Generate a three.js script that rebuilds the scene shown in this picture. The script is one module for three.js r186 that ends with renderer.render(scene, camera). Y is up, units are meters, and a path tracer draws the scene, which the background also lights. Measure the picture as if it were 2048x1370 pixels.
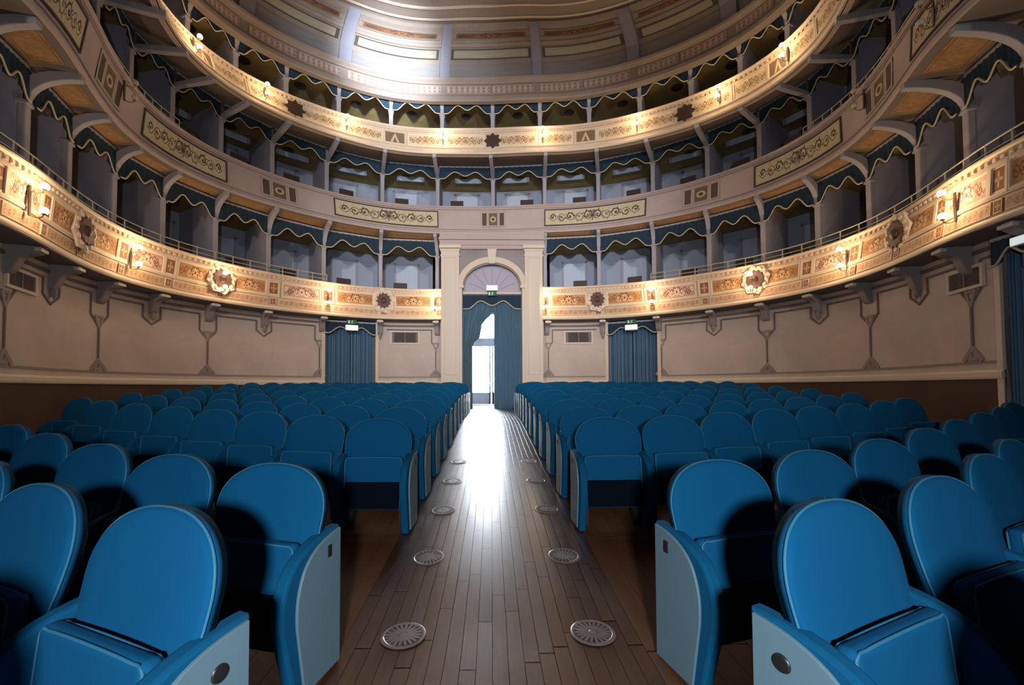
import * as THREE from 'three';
import { RoundedBoxGeometry } from 'three/addons/geometries/RoundedBoxGeometry.js';
import { mergeGeometries } from 'three/addons/utils/BufferGeometryUtils.js';
import { RectAreaLightUniformsLib } from 'three/addons/lights/RectAreaLightUniformsLib.js';

// ---------------------------------------------------------------- camera, sky, exposure
const W = 2048, H = 1370, F = 835, EYE = 1.32;
const scene = new THREE.Scene();
const camera = new THREE.PerspectiveCamera(2 * Math.atan(H / 2 / F) * 180 / Math.PI, W / H, 0.05, 200);
camera.setViewOffset(W, H, 24, -64, W, H);
camera.position.set(0, EYE, 0);
camera.rotation.order = 'YXZ';
camera.rotation.set(0.031, -0.0206, -0.0039);
scene.background = new THREE.Color(0.86, 0.94, 1.0);
scene.backgroundIntensity = 140;
const renderer = new THREE.WebGLRenderer({ antialias: true });
renderer.toneMapping = THREE.LinearToneMapping;
renderer.toneMappingExposure = 1.0;
renderer.shadowMap.enabled = true;
RectAreaLightUniformsLib.init();
const LIGHT = { lamp: 1.25, lampTop: 0.72, wall: 200, up: 400, main: 42, patch: 4600 };

// ---------------------------------------------------------------- small helpers
let seed = 7;
const rnd = () => { seed = (seed * 1664525 + 1013904223) >>> 0; return seed / 4294967296; };
const rr = (a, b) => a + (b - a) * rnd();
const names = new Map();
function numbered(n) { const k = names.get(n) ?? 0; names.set(n, k + 1); return k ? n + '_' + String(k).padStart(3, '0') : n; }
const shade = (o) => { o.traverse((c) => { if (c.isMesh) { c.castShadow = true; c.receiveShadow = true; } }); return o; };
function part(name, geo, mat, parent) { const m = new THREE.Mesh(geo, mat); m.name = name; m.castShadow = m.receiveShadow = true; parent.add(m); return m; }
function thing(name, label, category, group) {
  const g = new THREE.Group(); g.name = numbered(name); g.userData = { label, category };
  if (group) g.userData.group = group;
  scene.add(g); return g;
}
function copy(src, label) { const c = src.clone(); c.name = numbered(src.userData.base); c.userData = { ...src.userData, label }; delete c.userData.base; scene.add(c); return c; }
function struct(name, geo, mat) { const m = new THREE.Mesh(geo, mat); m.name = name; m.userData = { kind: 'structure' }; m.castShadow = m.receiveShadow = true; scene.add(m); return m; }
function structGroup(name) { const g = new THREE.Group(); g.name = name; g.userData = { kind: 'structure' }; scene.add(g); return g; }
const merge = (l) => mergeGeometries(l.map((g) => { const q = g.index ? g.toNonIndexed() : g; if (!q.attributes.uv) q.setAttribute('uv', new THREE.Float32BufferAttribute(q.attributes.position.count * 2, 2)); return q; }));
const bx = (w, h, d, x = 0, y = 0, z = 0) => new THREE.BoxGeometry(w, h, d).translate(x, y, z);
const rbx = (w, h, d, r, x = 0, y = 0, z = 0) => new RoundedBoxGeometry(w, h, d, 2, r).translate(x, y, z);
function extr(pts, depth, bevel = 0, holes = []) {
  const s = pts instanceof THREE.Shape ? pts : new THREE.Shape(pts.map((p) => new THREE.Vector2(...p)));
  for (const h of holes) s.holes.push(h instanceof THREE.Path ? h : new THREE.Path(h.map((p) => new THREE.Vector2(...p))));
  return new THREE.ExtrudeGeometry(s, { depth, bevelEnabled: bevel > 0, bevelSize: bevel, bevelThickness: bevel, bevelSegments: 2, curveSegments: 10 });
}
const tube = (pts, r, n = 24, rs = 5, closed = false) => new THREE.TubeGeometry(new THREE.CatmullRomCurve3(pts.map((p) => new THREE.Vector3(...p)), closed, 'catmullrom', 0.4), n, r, rs, closed);
const lathe = (pts, n = 16) => new THREE.LatheGeometry(pts.map((p) => new THREE.Vector2(...p)), n);
const ORD = ['zeroth', 'first', 'second', 'third', 'fourth', 'fifth', 'sixth', 'seventh', 'eighth', 'ninth', 'tenth', 'eleventh', 'twelfth', 'thirteenth', 'fourteenth', 'fifteenth', 'sixteenth'];

// ---------------------------------------------------------------- the horseshoe plan (radii round a centre, one curve for the foot and one for the top of each balcony front)
const ZC = -7.5, X0 = 0.03, D = Math.PI / 180;
const harm = (c) => (t) => { t *= D; let s = 0; for (let k = 0; k < 7; k++) s += c[k] * Math.cos(k * t); for (let k = 1; k < 5; k++) s += c[6 + k] * Math.sin(k * t); return s + 0.11 * Math.exp(-((t / 0.2) ** 2)); };
const TIER = [null,
  { b: harm([6.429, 1.556, -2.081, 1.197, -1.445, 0.893, -0.399, 0.136, -0.206, 0.107, -0.005]), t: harm([6.367, 1.548, -2.12, 1.216, -1.386, 0.901, -0.393, 0.125, -0.174, -0.069, -0.046]), hb: 3.567, ht: 4.607, pt: 6.3, pb: 5.78 },
  { b: harm([6.033, 1.773, -2.107, 1.194, -1.364, 0.975, -0.391, 0.16, -0.137, 0.029, -0.066]), t: harm([6.083, 1.809, -2.056, 1.192, -1.421, 0.946, -0.361, 0.217, -0.195, -0.006, -0.04]), hb: 6.403, ht: 7.385, pt: 8.85, pb: 8.43 },
  { b: harm([5.363, 1.539, -2.093, 1.172, -1.391, 0.971, -0.365, 0.249, -0.162, -0.019, -0.048]), t: harm([5.467, 1.493, -2.143, 1.156, -1.372, 0.985, -0.386, 0.097, -0.179, 0.036, -0.039]), hb: 8.578, ht: 9.417, pt: 10.52, pb: 10.05 }];
const front = (k) => (t, y) => { const T = TIER[k], f = Math.min(1, Math.max(0, (y - T.hb) / (T.ht - T.hb))); return T.b(t) * (1 - f) + T.t(t) * f; };
const wallR = (t) => TIER[1].b(t) + 0.45;
const colR = (k) => (t) => TIER[k].t(t) + 0.38;
const COL = [0, 15.5, 29.9, 43, 54.4, 64, 72.8, 81, 89.4, 97.6, 105.5, 113, 120];
const ca = (i) => i === 0 ? 0.4 : Math.sign(i) * COL[Math.abs(i)];
const caf = (x) => { const a = Math.floor(x), f = x - a; return ca(a) * (1 - f) + ca(a + 1) * f; };
const XYZ = (t, r, y) => [X0 + r * Math.sin(t * D), y, ZC - r * Math.cos(t * D)];
// a profile of [offset from the curve, height] swept from angle a to angle b; uv in metres, or 0..1 over the face
function band(rf, prof, a, b, n = 0, { closed = true, caps = true, unit = false } = {}) {
  n = n || Math.max(1, Math.ceil(Math.abs(b - a) / 2.5));
  const pos = [], uv = [], idx = [], m = prof.length, segs = closed ? m : m - 1;
  const R = (t, [dr, y]) => typeof dr === 'function' ? dr(t) : rf(t, y) + dr;
  const P = (i, j) => { const t = a + (b - a) * i / n, q = prof[j % m]; return XYZ(t, R(t, q), q[1]); };
  let v0 = 0;
  for (let j = 0; j < segs; j++) {
    const len = Math.hypot(R(a, prof[(j + 1) % m]) - R(a, prof[j]), prof[(j + 1) % m][1] - prof[j][1]), base = pos.length / 3;
    let u = 0, last = null;
    for (let i = 0; i <= n; i++) {
      const p = P(i, j), q = P(i, j + 1);
      if (last) u += Math.hypot(p[0] - last[0], p[2] - last[2]);
      last = p;
      pos.push(...p, ...q);
      if (unit) uv.push(i / n, 0, i / n, 1); else uv.push(u, v0, u, v0 + len);
      if (i < n) { const k = base + i * 2; idx.push(k, k + 1, k + 2, k + 1, k + 3, k + 2); }
    }
    v0 += len;
  }
  if (closed && caps) for (const i of [0, n]) {
    const tri = THREE.ShapeUtils.triangulateShape(prof.map((p) => new THREE.Vector2(R(i ? b : a, p), p[1])), []), base = pos.length / 3;
    for (let j = 0; j < m; j++) { pos.push(...P(i, j)); uv.push(R(i ? b : a, prof[j]), prof[j][1]); }
    for (const t of tri) idx.push(...(i ? t : [...t].reverse()).map((k) => base + k));
  }
  const g = new THREE.BufferGeometry();
  g.setAttribute('position', new THREE.Float32BufferAttribute(pos, 3)); g.setAttribute('uv', new THREE.Float32BufferAttribute(uv, 2)); g.setIndex(idx);
  g.computeVertexNormals();
  return g;
}
const box2 = (d0, d1, y0, y1) => [[d0, y0], [d0, y1], [d1, y1], [d1, y0]];
// first face of box2 is the one at d0: a slab whose painted face looks into the hall
const slab = (rf, a, b, d, y0, y1, th = 0.03, n = 0) => band(rf, box2(d, d + th, y0, y1), a, b, n, { unit: true });
// frame of a thing fixed on the curve: x along the wall to the right, y up, z into the hall
function frame(rf, t, y, d = 0) {
  const e = 0.3, p = (q, dd = 0) => new THREE.Vector3(...XYZ(q, rf(q, y) + dd, y));
  const x = p(t + e).sub(p(t - e)); x.y = 0; x.normalize();
  const z = new THREE.Vector3(-x.z, 0, x.x); if (z.dot(new THREE.Vector3(X0, 0, ZC).sub(p(t)).setY(0)) < 0) z.negate();
  const m = new THREE.Matrix4().makeBasis(x, new THREE.Vector3(0, 1, 0), z); const o = p(t).addScaledVector(z, d); m.setPosition(o); return m;
}
function put(o, m) { m.decompose(o.position, o.quaternion, o.scale); return o; }

// ---------------------------------------------------------------- painted and woven surfaces
function canvas(w, h, draw, rep) {
  const c = document.createElement('canvas'); c.width = w; c.height = h; draw(c.getContext('2d'), w, h);
  const t = new THREE.CanvasTexture(c); t.colorSpace = THREE.SRGBColorSpace; t.wrapS = t.wrapT = THREE.RepeatWrapping; t.anisotropy = 8;
  if (rep) t.repeat.set(...rep);
  return t;
}
function speck(g, w, h, n, cols, s0, s1, al) { for (let i = 0; i < n; i++) { g.globalAlpha = al * rnd(); g.fillStyle = cols[(rnd() * cols.length) | 0]; const s = rr(s0, s1); g.beginPath(); g.ellipse(rnd() * w, rnd() * h, s * rr(0.6, 2), s, rnd() * 3, 0, 7); g.fill(); } g.globalAlpha = 1; }
function spiral(g, x, y, r, dir, up, col, lw) {
  g.strokeStyle = col; g.lineWidth = lw; g.beginPath();
  for (let i = 0; i <= 40; i++) { const a = i / 40 * 4.4 * Math.PI / 2, q = r * (1 - i / 46); const px = x + dir * (-Math.cos(a) * q), py = y + up * Math.sin(a) * q; i ? g.lineTo(px, py) : g.moveTo(px, py); }
  g.stroke();
  g.fillStyle = col; g.beginPath(); g.arc(x, y, r * 0.2, 0, 7); g.fill();
  for (let i = 0; i < 5; i++) { const a = i * 0.9; g.beginPath(); g.ellipse(x - dir * Math.cos(a) * r * 1.05, y + up * Math.sin(a) * r * 1.05, r * 0.22, r * 0.1, a, 0, 7); g.fill(); }
}
function arabesque(bg, inks, n, edge) {
  return (g, w, h) => {
    g.fillStyle = bg; g.fillRect(0, 0, w, h); speck(g, w, h, 160, inks, 2, 9, 0.22);
    const cw = w / 2;
    for (const s of [-1, 1]) {
      g.strokeStyle = inks[0]; g.lineWidth = h * 0.035; g.beginPath(); g.moveTo(cw, h / 2);
      for (let i = 0; i <= 60; i++) g.lineTo(cw + s * i / 60 * cw * 0.92, h / 2 + Math.sin(i / 60 * n * Math.PI) * h * 0.22);
      g.stroke();
      for (let k = 0; k < n; k++) { const x = cw + s * (k + 0.55) / n * cw * 0.92, up = k % 2 ? 1 : -1, r = h * 0.33 * (1 - 0.5 * k / n); spiral(g, x, h / 2 + up * h * 0.04, r, s, up, inks[k % inks.length], h * 0.075); }
    }
    g.fillStyle = inks[1]; for (let i = 0; i < 8; i++) { g.save(); g.translate(cw, h / 2); g.rotate(i * Math.PI / 4); g.beginPath(); g.ellipse(h * 0.2, 0, h * 0.16, h * 0.06, 0, 0, 7); g.fill(); g.restore(); }
    g.fillStyle = inks[0]; g.beginPath(); g.arc(cw, h / 2, h * 0.1, 0, 7); g.fill();
    if (edge) { g.strokeStyle = edge; g.lineWidth = h * 0.06; g.strokeRect(h * 0.03, h * 0.03, w - h * 0.06, h - h * 0.06); }
  };
}
const plasterTex = (c, inks, rep) => canvas(512, 512, (g, w, h) => { g.fillStyle = c; g.fillRect(0, 0, w, h); speck(g, w, h, 260, inks, 12, 70, 0.1); speck(g, w, h, 900, inks, 1, 4, 0.12); }, rep);
const std = (o) => new THREE.MeshStandardMaterial({ roughness: 0.85, ...o });
const phys = (o) => new THREE.MeshPhysicalMaterial({ roughness: 0.8, ...o });
const noiseBump = (() => { const n = 256, d = new Uint8Array(n * n * 4); for (let i = 0; i < n * n; i++) { const v = 110 + rnd() * 60; d.set([v, v, v, 255], i * 4); } const t = new THREE.DataTexture(d, n, n); t.wrapS = t.wrapT = THREE.RepeatWrapping; t.magFilter = THREE.LinearFilter; t.needsUpdate = true; return t; })();
const M = {
  plaster: std({ map: plasterTex('#cbbab0', ['#b7a296', '#dccdc0', '#b4a5a4'], [0.4, 0.4]), bumpMap: noiseBump, bumpScale: 0.002 }),
  stucco: std({ color: '#9c9394', map: plasterTex('#ffffff', ['#d5d0cc', '#f4f0ea'], [0.6, 0.6]) }),
  cream: std({ color: '#dccdbd' }),
  rail: std({ color: '#d8c3ae', roughness: 0.6 }),
  dado: std({ map: plasterTex('#4b3428', ['#3a271d', '#5a4032'], [0.3, 0.3]), roughness: 0.7 }),
  lineDark: std({ color: '#7a6a64' }), frameDark: std({ color: '#4b403b' }),
  lineMid: std({ color: '#9b8c84' }),
  pink: std({ map: plasterTex('#c0aca8', ['#ae9996', '#d0beb8'], [0.5, 0.5]) }),
  parapet: std({ map: plasterTex('#d6bfa6', ['#b4906f', '#dcc8ae', '#a98f85'], [0.8, 0.8]) }),
  parapetTop: std({ map: plasterTex('#cdb193', ['#b4906f', '#e2cda8'], [0.8, 0.8]) }),
  boxWall: std({ color: '#b2b9cb' }),
  boxSide: std({ color: '#b2afbd' }),
  boxCeil: std({ map: plasterTex('#a48c55', ['#7e683a', '#b59d66', '#8a6236'], [0.7, 0.7]) }),
  boxFloor: std({ color: '#4a352a' }),
  door: std({ color: '#cdd8ea', roughness: 0.6 }),
  column: std({ color: '#a9a6af', roughness: 0.6 }),
  goldTrim: std({ color: '#cfc5a6', roughness: 0.55 }),
  pelmet: phys({ color: '#26394a', roughness: 0.95, sheen: 0.4, sheenColor: new THREE.Color('#4a6a78'), sheenRoughness: 0.5 }),
  curtain: phys({ color: '#5d7f9c', roughness: 0.9, sheen: 0.5, sheenColor: new THREE.Color('#5f88a0'), sheenRoughness: 0.5 }),
  soffit: std({ color: '#80746f' }),
  soffitPaint: std({ map: canvas(256, 128, (g, w, h) => { g.fillStyle = '#ab8660'; g.fillRect(0, 0, w, h); speck(g, w, h, 120, ['#94643c', '#c2a27a', '#9a7454'], 3, 14, 0.4); g.strokeStyle = '#8a6444'; g.lineWidth = 5; g.strokeRect(10, 10, w - 20, h - 20); }) }),
  bronze: std({ color: '#4d3c31', roughness: 0.5, metalness: 0.3 }),
  brass: std({ color: '#b89a62', roughness: 0.35, metalness: 0.8 }),
  bust: std({ color: '#5e4138', roughness: 0.7 }),
  glassOff: phys({ color: '#e8e4dc', roughness: 0.3, transmission: 0.4 }),
  bulb: std({ color: '#fff2dc', emissive: new THREE.Color(1, 0.84, 0.6), emissiveIntensity: 20 }),
  grille: std({ color: '#6f6560', roughness: 0.6 }),
  grilleDark: std({ color: '#2d2826' }),
  velvet: phys({ color: '#004a70', roughness: 0.9, specularIntensity: 0.35, sheen: 0.3, sheenColor: new THREE.Color('#0f6aa4'), sheenRoughness: 0.45, bumpMap: noiseBump, bumpScale: 0.0012 }),
  velvetArm: phys({ color: '#00496c', roughness: 0.9, specularIntensity: 0.35, sheen: 0.3, sheenColor: new THREE.Color('#0f6aa4'), sheenRoughness: 0.45 }),
  piping: phys({ color: '#226482', roughness: 0.75, sheen: 0.5, sheenColor: new THREE.Color('#4f98b4'), sheenRoughness: 0.4 }),
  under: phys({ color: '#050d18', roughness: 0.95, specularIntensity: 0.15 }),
  sideBoard: std({ color: '#5b7580', roughness: 0.45 }),
  plate: std({ color: '#2c2a2a', roughness: 0.4, metalness: 0.4 }),
  plateRim: std({ color: '#8d8577', roughness: 0.35, metalness: 0.7 }),
  black: std({ color: '#121212', roughness: 0.6 }),
  shell: std({ color: '#3d3634', roughness: 0.95 }),
  steel: std({ color: '#7d7272', roughness: 0.4, metalness: 0.5 }),
  white: std({ color: '#e9e9e6', roughness: 0.5 }),
};
const paintA = std({ map: canvas(768, 192, arabesque('#bb8d62', ['#74452c', '#dcb98f', '#8c5e3e', '#9c5c3a'], 4, '#e6cfae')) });
const paintB = std({ map: canvas(768, 192, arabesque('#c6a290', ['#7f564c', '#ecd7c4', '#94695c'], 5, '#ead9c6')) });
const paintStrip = std({ map: canvas(768, 96, (g, w, h) => { g.fillStyle = '#cda98a'; g.fillRect(0, 0, w, h); speck(g, w, h, 140, ['#9a6a4c', '#e4cbae', '#b88a6a'], 2, 7, 0.35); for (let i = 0; i < 9; i++) spiral(g, (i + 0.5) * w / 9, h / 2, h * 0.28, i % 2 ? 1 : -1, i % 2 ? 1 : -1, i % 3 ? '#8a5a44' : '#a88064', 5); g.strokeStyle = '#ecdac2'; g.lineWidth = 7; g.strokeRect(3, 3, w - 6, h - 6); }) });
const paintBlock = std({ map: canvas(128, 128, (g, w, h) => { g.fillStyle = '#8f6048'; g.fillRect(0, 0, w, h); g.strokeStyle = '#e8d3b8'; g.lineWidth = 10; g.strokeRect(6, 6, w - 12, h - 12); g.fillStyle = '#c9a184'; for (let i = 0; i < 4; i++) { g.save(); g.translate(64, 64); g.rotate(i * Math.PI / 2); g.beginPath(); g.ellipse(22, 0, 18, 9, 0, 0, 7); g.fill(); g.restore(); } }) });
const paintScroll = std({ map: canvas(1024, 160, arabesque('#cfc0a0', ['#54443e', '#8b7a68', '#4a4438', '#7a5a48'], 5, null)) });
const paintCream = std({ map: canvas(768, 128, arabesque('#d8c2a2', ['#8a6446', '#b3906c', '#735238'], 7, '#ead9b6')) });
const paintFigure = std({ map: canvas(192, 160, (g, w, h) => { g.fillStyle = '#7c6350'; g.fillRect(0, 0, w, h); speck(g, w, h, 80, ['#5d4636', '#9a8068'], 2, 8, 0.5); g.fillStyle = '#c9ae8c'; g.beginPath(); g.moveTo(w / 2, 14); g.lineTo(w * 0.72, h - 16); g.lineTo(w * 0.28, h - 16); g.fill(); g.fillStyle = '#7c6350'; g.beginPath(); g.moveTo(w / 2, h * 0.45); g.lineTo(w * 0.6, h - 16); g.lineTo(w * 0.4, h - 16); g.fill(); g.strokeStyle = '#dcc6a4'; g.lineWidth = 8; g.strokeRect(5, 5, w - 10, h - 10); }) });
const paintMotif = std({ map: canvas(192, 128, (g, w, h) => { g.fillStyle = '#ac9794'; g.fillRect(0, 0, w, h); g.fillStyle = '#5e4c46'; g.fillRect(10, 12, 34, h - 24); g.fillRect(w - 44, 12, 34, h - 24); g.strokeStyle = '#c9bda6'; g.lineWidth = 4; g.strokeRect(6, 8, 42, h - 16); g.strokeRect(w - 48, 8, 42, h - 16); g.fillStyle = '#74624f'; g.fillRect(62, 12, 68, h - 24); g.strokeRect(60, 10, 72, h - 20); g.fillStyle = '#c4b48c'; g.beginPath(); g.arc(w / 2, h / 2, 24, 0, 7); g.fill(); g.fillStyle = '#5a4640'; g.beginPath(); g.arc(w / 2, h / 2, 12, 0, 7); g.fill(); }) });
const paintFrieze = std({ map: canvas(512, 128, (g, w, h) => { g.fillStyle = '#a48b80'; g.fillRect(0, 0, w, h); for (let i = 0; i < 16; i++) { g.fillStyle = i % 2 ? '#8d7468' : '#b79f90'; g.fillRect(i * 32 + 5, 22, 20, h - 44); g.fillStyle = '#c9b4a2'; g.beginPath(); g.arc(i * 32 + 15, h / 2, 7, 0, 7); g.fill(); } speck(g, w, h, 120, ['#8a7166', '#c0aa9a'], 2, 8, 0.3); }) });
const paintCoffer = std({ map: plasterTex('#96907a', ['#827c64', '#a8a28c'], [1, 1]) });
const paintAttic = std({ map: plasterTex('#837b78', ['#706868', '#968d88'], [1, 1]) });
const paintBrown = std({ map: canvas(384, 96, arabesque('#6a4a36', ['#3d281c', '#8a5a34', '#54402f'], 4, '#8f7660')) });

// ---------------------------------------------------------------- floor
const floorY = (d) => Math.min(Math.max(0.14, 0.068 * d), 0.6);
function floorSheet(x0, x1, z0, z1, n, nx, dy = 0) {
  const g = new THREE.PlaneGeometry(1, 1, nx, n), p = g.attributes.position, uv = g.attributes.uv;
  for (let i = 0; i < p.count; i++) { const x = x0 + (p.getX(i) + 0.5) * (x1 - x0), z = z0 + (p.getY(i) + 0.5) * (z1 - z0); p.setXYZ(i, x, floorY(-z) + dy, z); uv.setXY(i, x, z); }
  g.computeVertexNormals(); return g;
}
const woodTex = (base, inks) => canvas(256, 1024, (g, w, h) => {
  g.fillStyle = base; g.fillRect(0, 0, w, h);
  for (let i = 0; i < 420; i++) { g.globalAlpha = 0.07 + rnd() * 0.12; g.strokeStyle = inks[(rnd() * inks.length) | 0]; g.lineWidth = rr(0.6, 2.6); let x = rnd() * w; g.beginPath(); g.moveTo(x, 0); for (let y = 0; y <= h; y += 64) { x += rr(-3, 3); g.lineTo(x, y); } g.stroke(); }
  g.globalAlpha = 1; speck(g, w, h, 90, inks, 2, 10, 0.15);
});
const floorGroup = structGroup('floor');
const wT = woodTex('#462c1b', ['#321d10', '#5c3c26', '#2a190f']), wT2 = woodTex('#5a3a22', ['#3f2616', '#74492a', '#352112']);
const plankMats = ['#ffffff', '#efe4da', '#e6dccf', '#f7efe6'].map((c, i) => phys({ map: wT, color: c, roughness: 0.3 + i * 0.02, clearcoat: 0.62, clearcoatRoughness: 0.21 }));
const sideMats = ['#ffffff', '#ece0d2', '#f6ebde'].map((c) => phys({ map: wT2, color: c, roughness: 0.5, clearcoat: 0.12, clearcoatRoughness: 0.3 }));
part('subfloor', floorSheet(-11.4, 11.4, -18.6, 7.6, 104, 1, -0.02), std({ color: '#2a1b12', roughness: 0.8 }), floorGroup);
// one floorboard: a chamfered strip that follows the rake
function board(x0, x1, z0, z1) {
  const e = 0.0007, c = 0.0008, pos = [], uv = [], idx = [], nz = Math.max(1, Math.ceil((z1 - z0) / 0.22)), u0 = rnd(), v0 = rnd();
  const xs = [[x0 + e, -0.012], [x0 + e, -c], [x0 + e + c, 0], [x1 - e - c, 0], [x1 - e, -c], [x1 - e, -0.012]];
  for (let i = 0; i <= nz; i++) { const z = z0 + 0.003 + (z1 - z0 - 0.006) * i / nz; for (const [x, d] of xs) { pos.push(x, floorY(-z) + d, z); uv.push(u0 + (x - x0) * 2.2, v0 + (z - z0) * 0.5); } }
  for (let i = 0; i < nz; i++) for (let j = 0; j < 5; j++) { const k = i * 6 + j; idx.push(k, k + 6, k + 1, k + 1, k + 6, k + 7); }
  const g = new THREE.BufferGeometry(); g.setAttribute('position', new THREE.Float32BufferAttribute(pos, 3)); g.setAttribute('uv', new THREE.Float32BufferAttribute(uv, 2)); g.setIndex(idx); g.computeVertexNormals(); return g;
}
const farAisle = plankMats.map(() => []), farSide = sideMats.map(() => []);
const PW = 0.069, NP = 20;
for (let i = 0; i < NP; i++) {
  const x0 = -0.69 + i * PW, x1 = x0 + PW; let z = 1.2 + rnd() * 0.5, k = 0;
  while (z > -14.2) { const z1 = z, L = rr(0.55, 1.05); z -= L; const m = (rnd() * 4) | 0; if (z1 > -4.6 && z < -0.5) part('floorboard', board(x0, x1, z, z1), plankMats[m], floorGroup); else farAisle[m].push(board(x0, x1, z, z1)); k++; }
}
for (const s of [-1, 1]) for (let i = 0; i < 74; i++) {
  const x0 = s > 0 ? 0.69 + i * 0.12 : -0.69 - (i + 1) * 0.12; let z = 1.2 + rnd() * 0.6;
  while (z > -14) { const z1 = z, L = rr(1.2, 2.6); z -= L; const m = (rnd() * 3) | 0; if (i < 6 && z1 > -3.4 && z < -0.8) part('floorboard', board(x0, x0 + 0.12, z, z1), sideMats[m], floorGroup); else if (Math.hypot(x0, z + 7.5) < 8.6) farSide[m].push(board(x0, x0 + 0.12, z, z1)); }
}
farAisle.forEach((l, i) => { if (l.length) part('distant_floorboards', merge(l), plankMats[i], floorGroup).userData = { kind: 'stuff' }; });
farSide.forEach((l, i) => { if (l.length) part('distant_floorboards', merge(l), sideMats[i], floorGroup).userData = { kind: 'stuff' }; });

// round floor diffusers along both edges of the aisle
{
  const place = ['nearest the viewer', 'second from the viewer', 'third from the viewer', 'fourth from the viewer', 'fifth from the viewer'];
  let proto = null;
  [-2.03, -2.82, -3.68, -4.55, -5.4].forEach((z, i) => { for (const s of [-1, 1]) {
    const label = 'round slotted metal floor diffuser at the ' + (s < 0 ? 'left' : 'right') + ' edge of the aisle, ' + place[i];
    let o;
    if (!proto) {
      o = proto = thing('floor_diffuser', label, 'floor vent', 'round diffusers in the aisle floor'); proto.userData.base = 'floor_diffuser';
      part('rim', lathe([[0.088, 0], [0.088, 0.004], [0.098, 0.006], [0.106, 0.003], [0.107, 0]], 32), M.steel, o);
      part('well', new THREE.CylinderGeometry(0.09, 0.09, 0.002, 24).translate(0, 0.001, 0), M.grilleDark, o);
      part('hub', lathe([[0, 0.006], [0.014, 0.006], [0.02, 0.003], [0.021, 0]], 16), M.steel, o);
      for (let k = 0; k < 20; k++) part('fin', bx(0.066, 0.003, 0.0115, 0.054, 0.0035, 0).applyMatrix4(new THREE.Matrix4().makeRotationY(k * Math.PI / 10)), M.steel, o);
    } else o = copy(proto, label);
    o.position.set(X0 + s * 0.452, floorY(-z) + (i ? 0.001 : 0.005), z); o.rotation.x = -z > 2.06 && -z < 8.8 ? Math.atan(0.068) : 0;
  } });
  delete proto.userData.base;
}

// ---------------------------------------------------------------- outer shell and stage
{
  const s = M.shell;
  const shell = (n, g) => struct(n, g, s);
  shell('wall_left', bx(0.3, 15, 27, -11.3, 6, -5.5)); shell('wall_right', bx(0.3, 15, 27, 11.3, 6, -5.5)); shell('wall_front', bx(22.9, 15, 0.3, 0, 6, 7.5));
  struct('wall_rear', merge([bx(10.2, 15, 0.3, -6.2, 6, -17.7), bx(10.2, 15, 0.3, 6.2, 6, -17.7), bx(2.3, 9, 0.3, 0, 9, -17.7), bx(2.3, 1.1, 0.3, 0, 0.05, -17.7)]), s);
  shell('ceiling', bx(22.9, 0.3, 25.5, 0, 12.75, -5.2));
  struct('trim_1', merge([bx(5.2, 13, 0.4, -8.6, 6.3, 1.9), bx(5.2, 13, 0.4, 8.6, 6.3, 1.9), bx(12, 3.2, 0.4, 0, 11, 1.9)]), M.pink);
}

// ---------------------------------------------------------------- ground-level wall of the horseshoe
const wallB = structGroup('wall_back');
const DOORS = [[-42.3, -31], [31.2, 42.6], [101.6, 108]];
const SEGS = [[-118, -42.3], [-31, -13.2], [13.2, 31.2], [42.6, 101.6], [108, 118]];
for (const [a, b] of SEGS) {
  part('plaster_wall', band(wallR, box2(0, 0.25, 0, 3.62), a, b), M.plaster, wallB);
  part('dado', band(wallR, box2(-0.025, 0, 0, 1.44), a, b), M.dado, wallB);
  part('dado_rail', band(wallR, [[0, 1.42], [-0.05, 1.42], [-0.06, 1.45], [-0.06, 1.52], [-0.035, 1.55], [0, 1.56]], a, b), M.cream, wallB);
  part('picture_line', band(wallR, box2(-0.012, 0, 1.66, 1.7), a + 0.3, b - 0.3), M.lineMid, wallB);
}
for (const [a, b] of DOORS) part('door_jamb', merge([slab(wallR, a - 0.7, a, -0.04, 0, 3.5, 0.3, 1), slab(wallR, b, b + 0.7, -0.04, 0, 3.5, 0.3, 1)]), M.cream, wallB);
// wall mouldings: a dark line under the balcony that dips round every corbel, and a stem with a foot under the long ones
function polyStrip(rf, pts, w, d) {   // a flat raised line along points [angle, height]
  const g = [];
  for (let i = 0; i + 1 < pts.length; i++) {
    const A = pts[i], B = pts[i + 1], pa = new THREE.Vector3(...XYZ(A[0], rf(A[0]) - d / 2, A[1])), pb = new THREE.Vector3(...XYZ(B[0], rf(B[0]) - d / 2, B[1]));
    const L = pa.distanceTo(pb), x = pb.clone().sub(pa).normalize(), m = frame(rf, (A[0] + B[0]) / 2, 2), zz = new THREE.Vector3().setFromMatrixColumn(m, 2), y = new THREE.Vector3().crossVectors(zz, x).normalize(), z = new THREE.Vector3().crossVectors(x, y);
    g.push(bx(L + w * 0.7, w, d).applyMatrix4(new THREE.Matrix4().makeBasis(x, y, z).setPosition(pa.add(pb).multiplyScalar(0.5))));
  }
  return merge(g);
}
const mpd = (t) => 1 / (D * wallR(t));     // degrees for one metre along the wall
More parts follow.
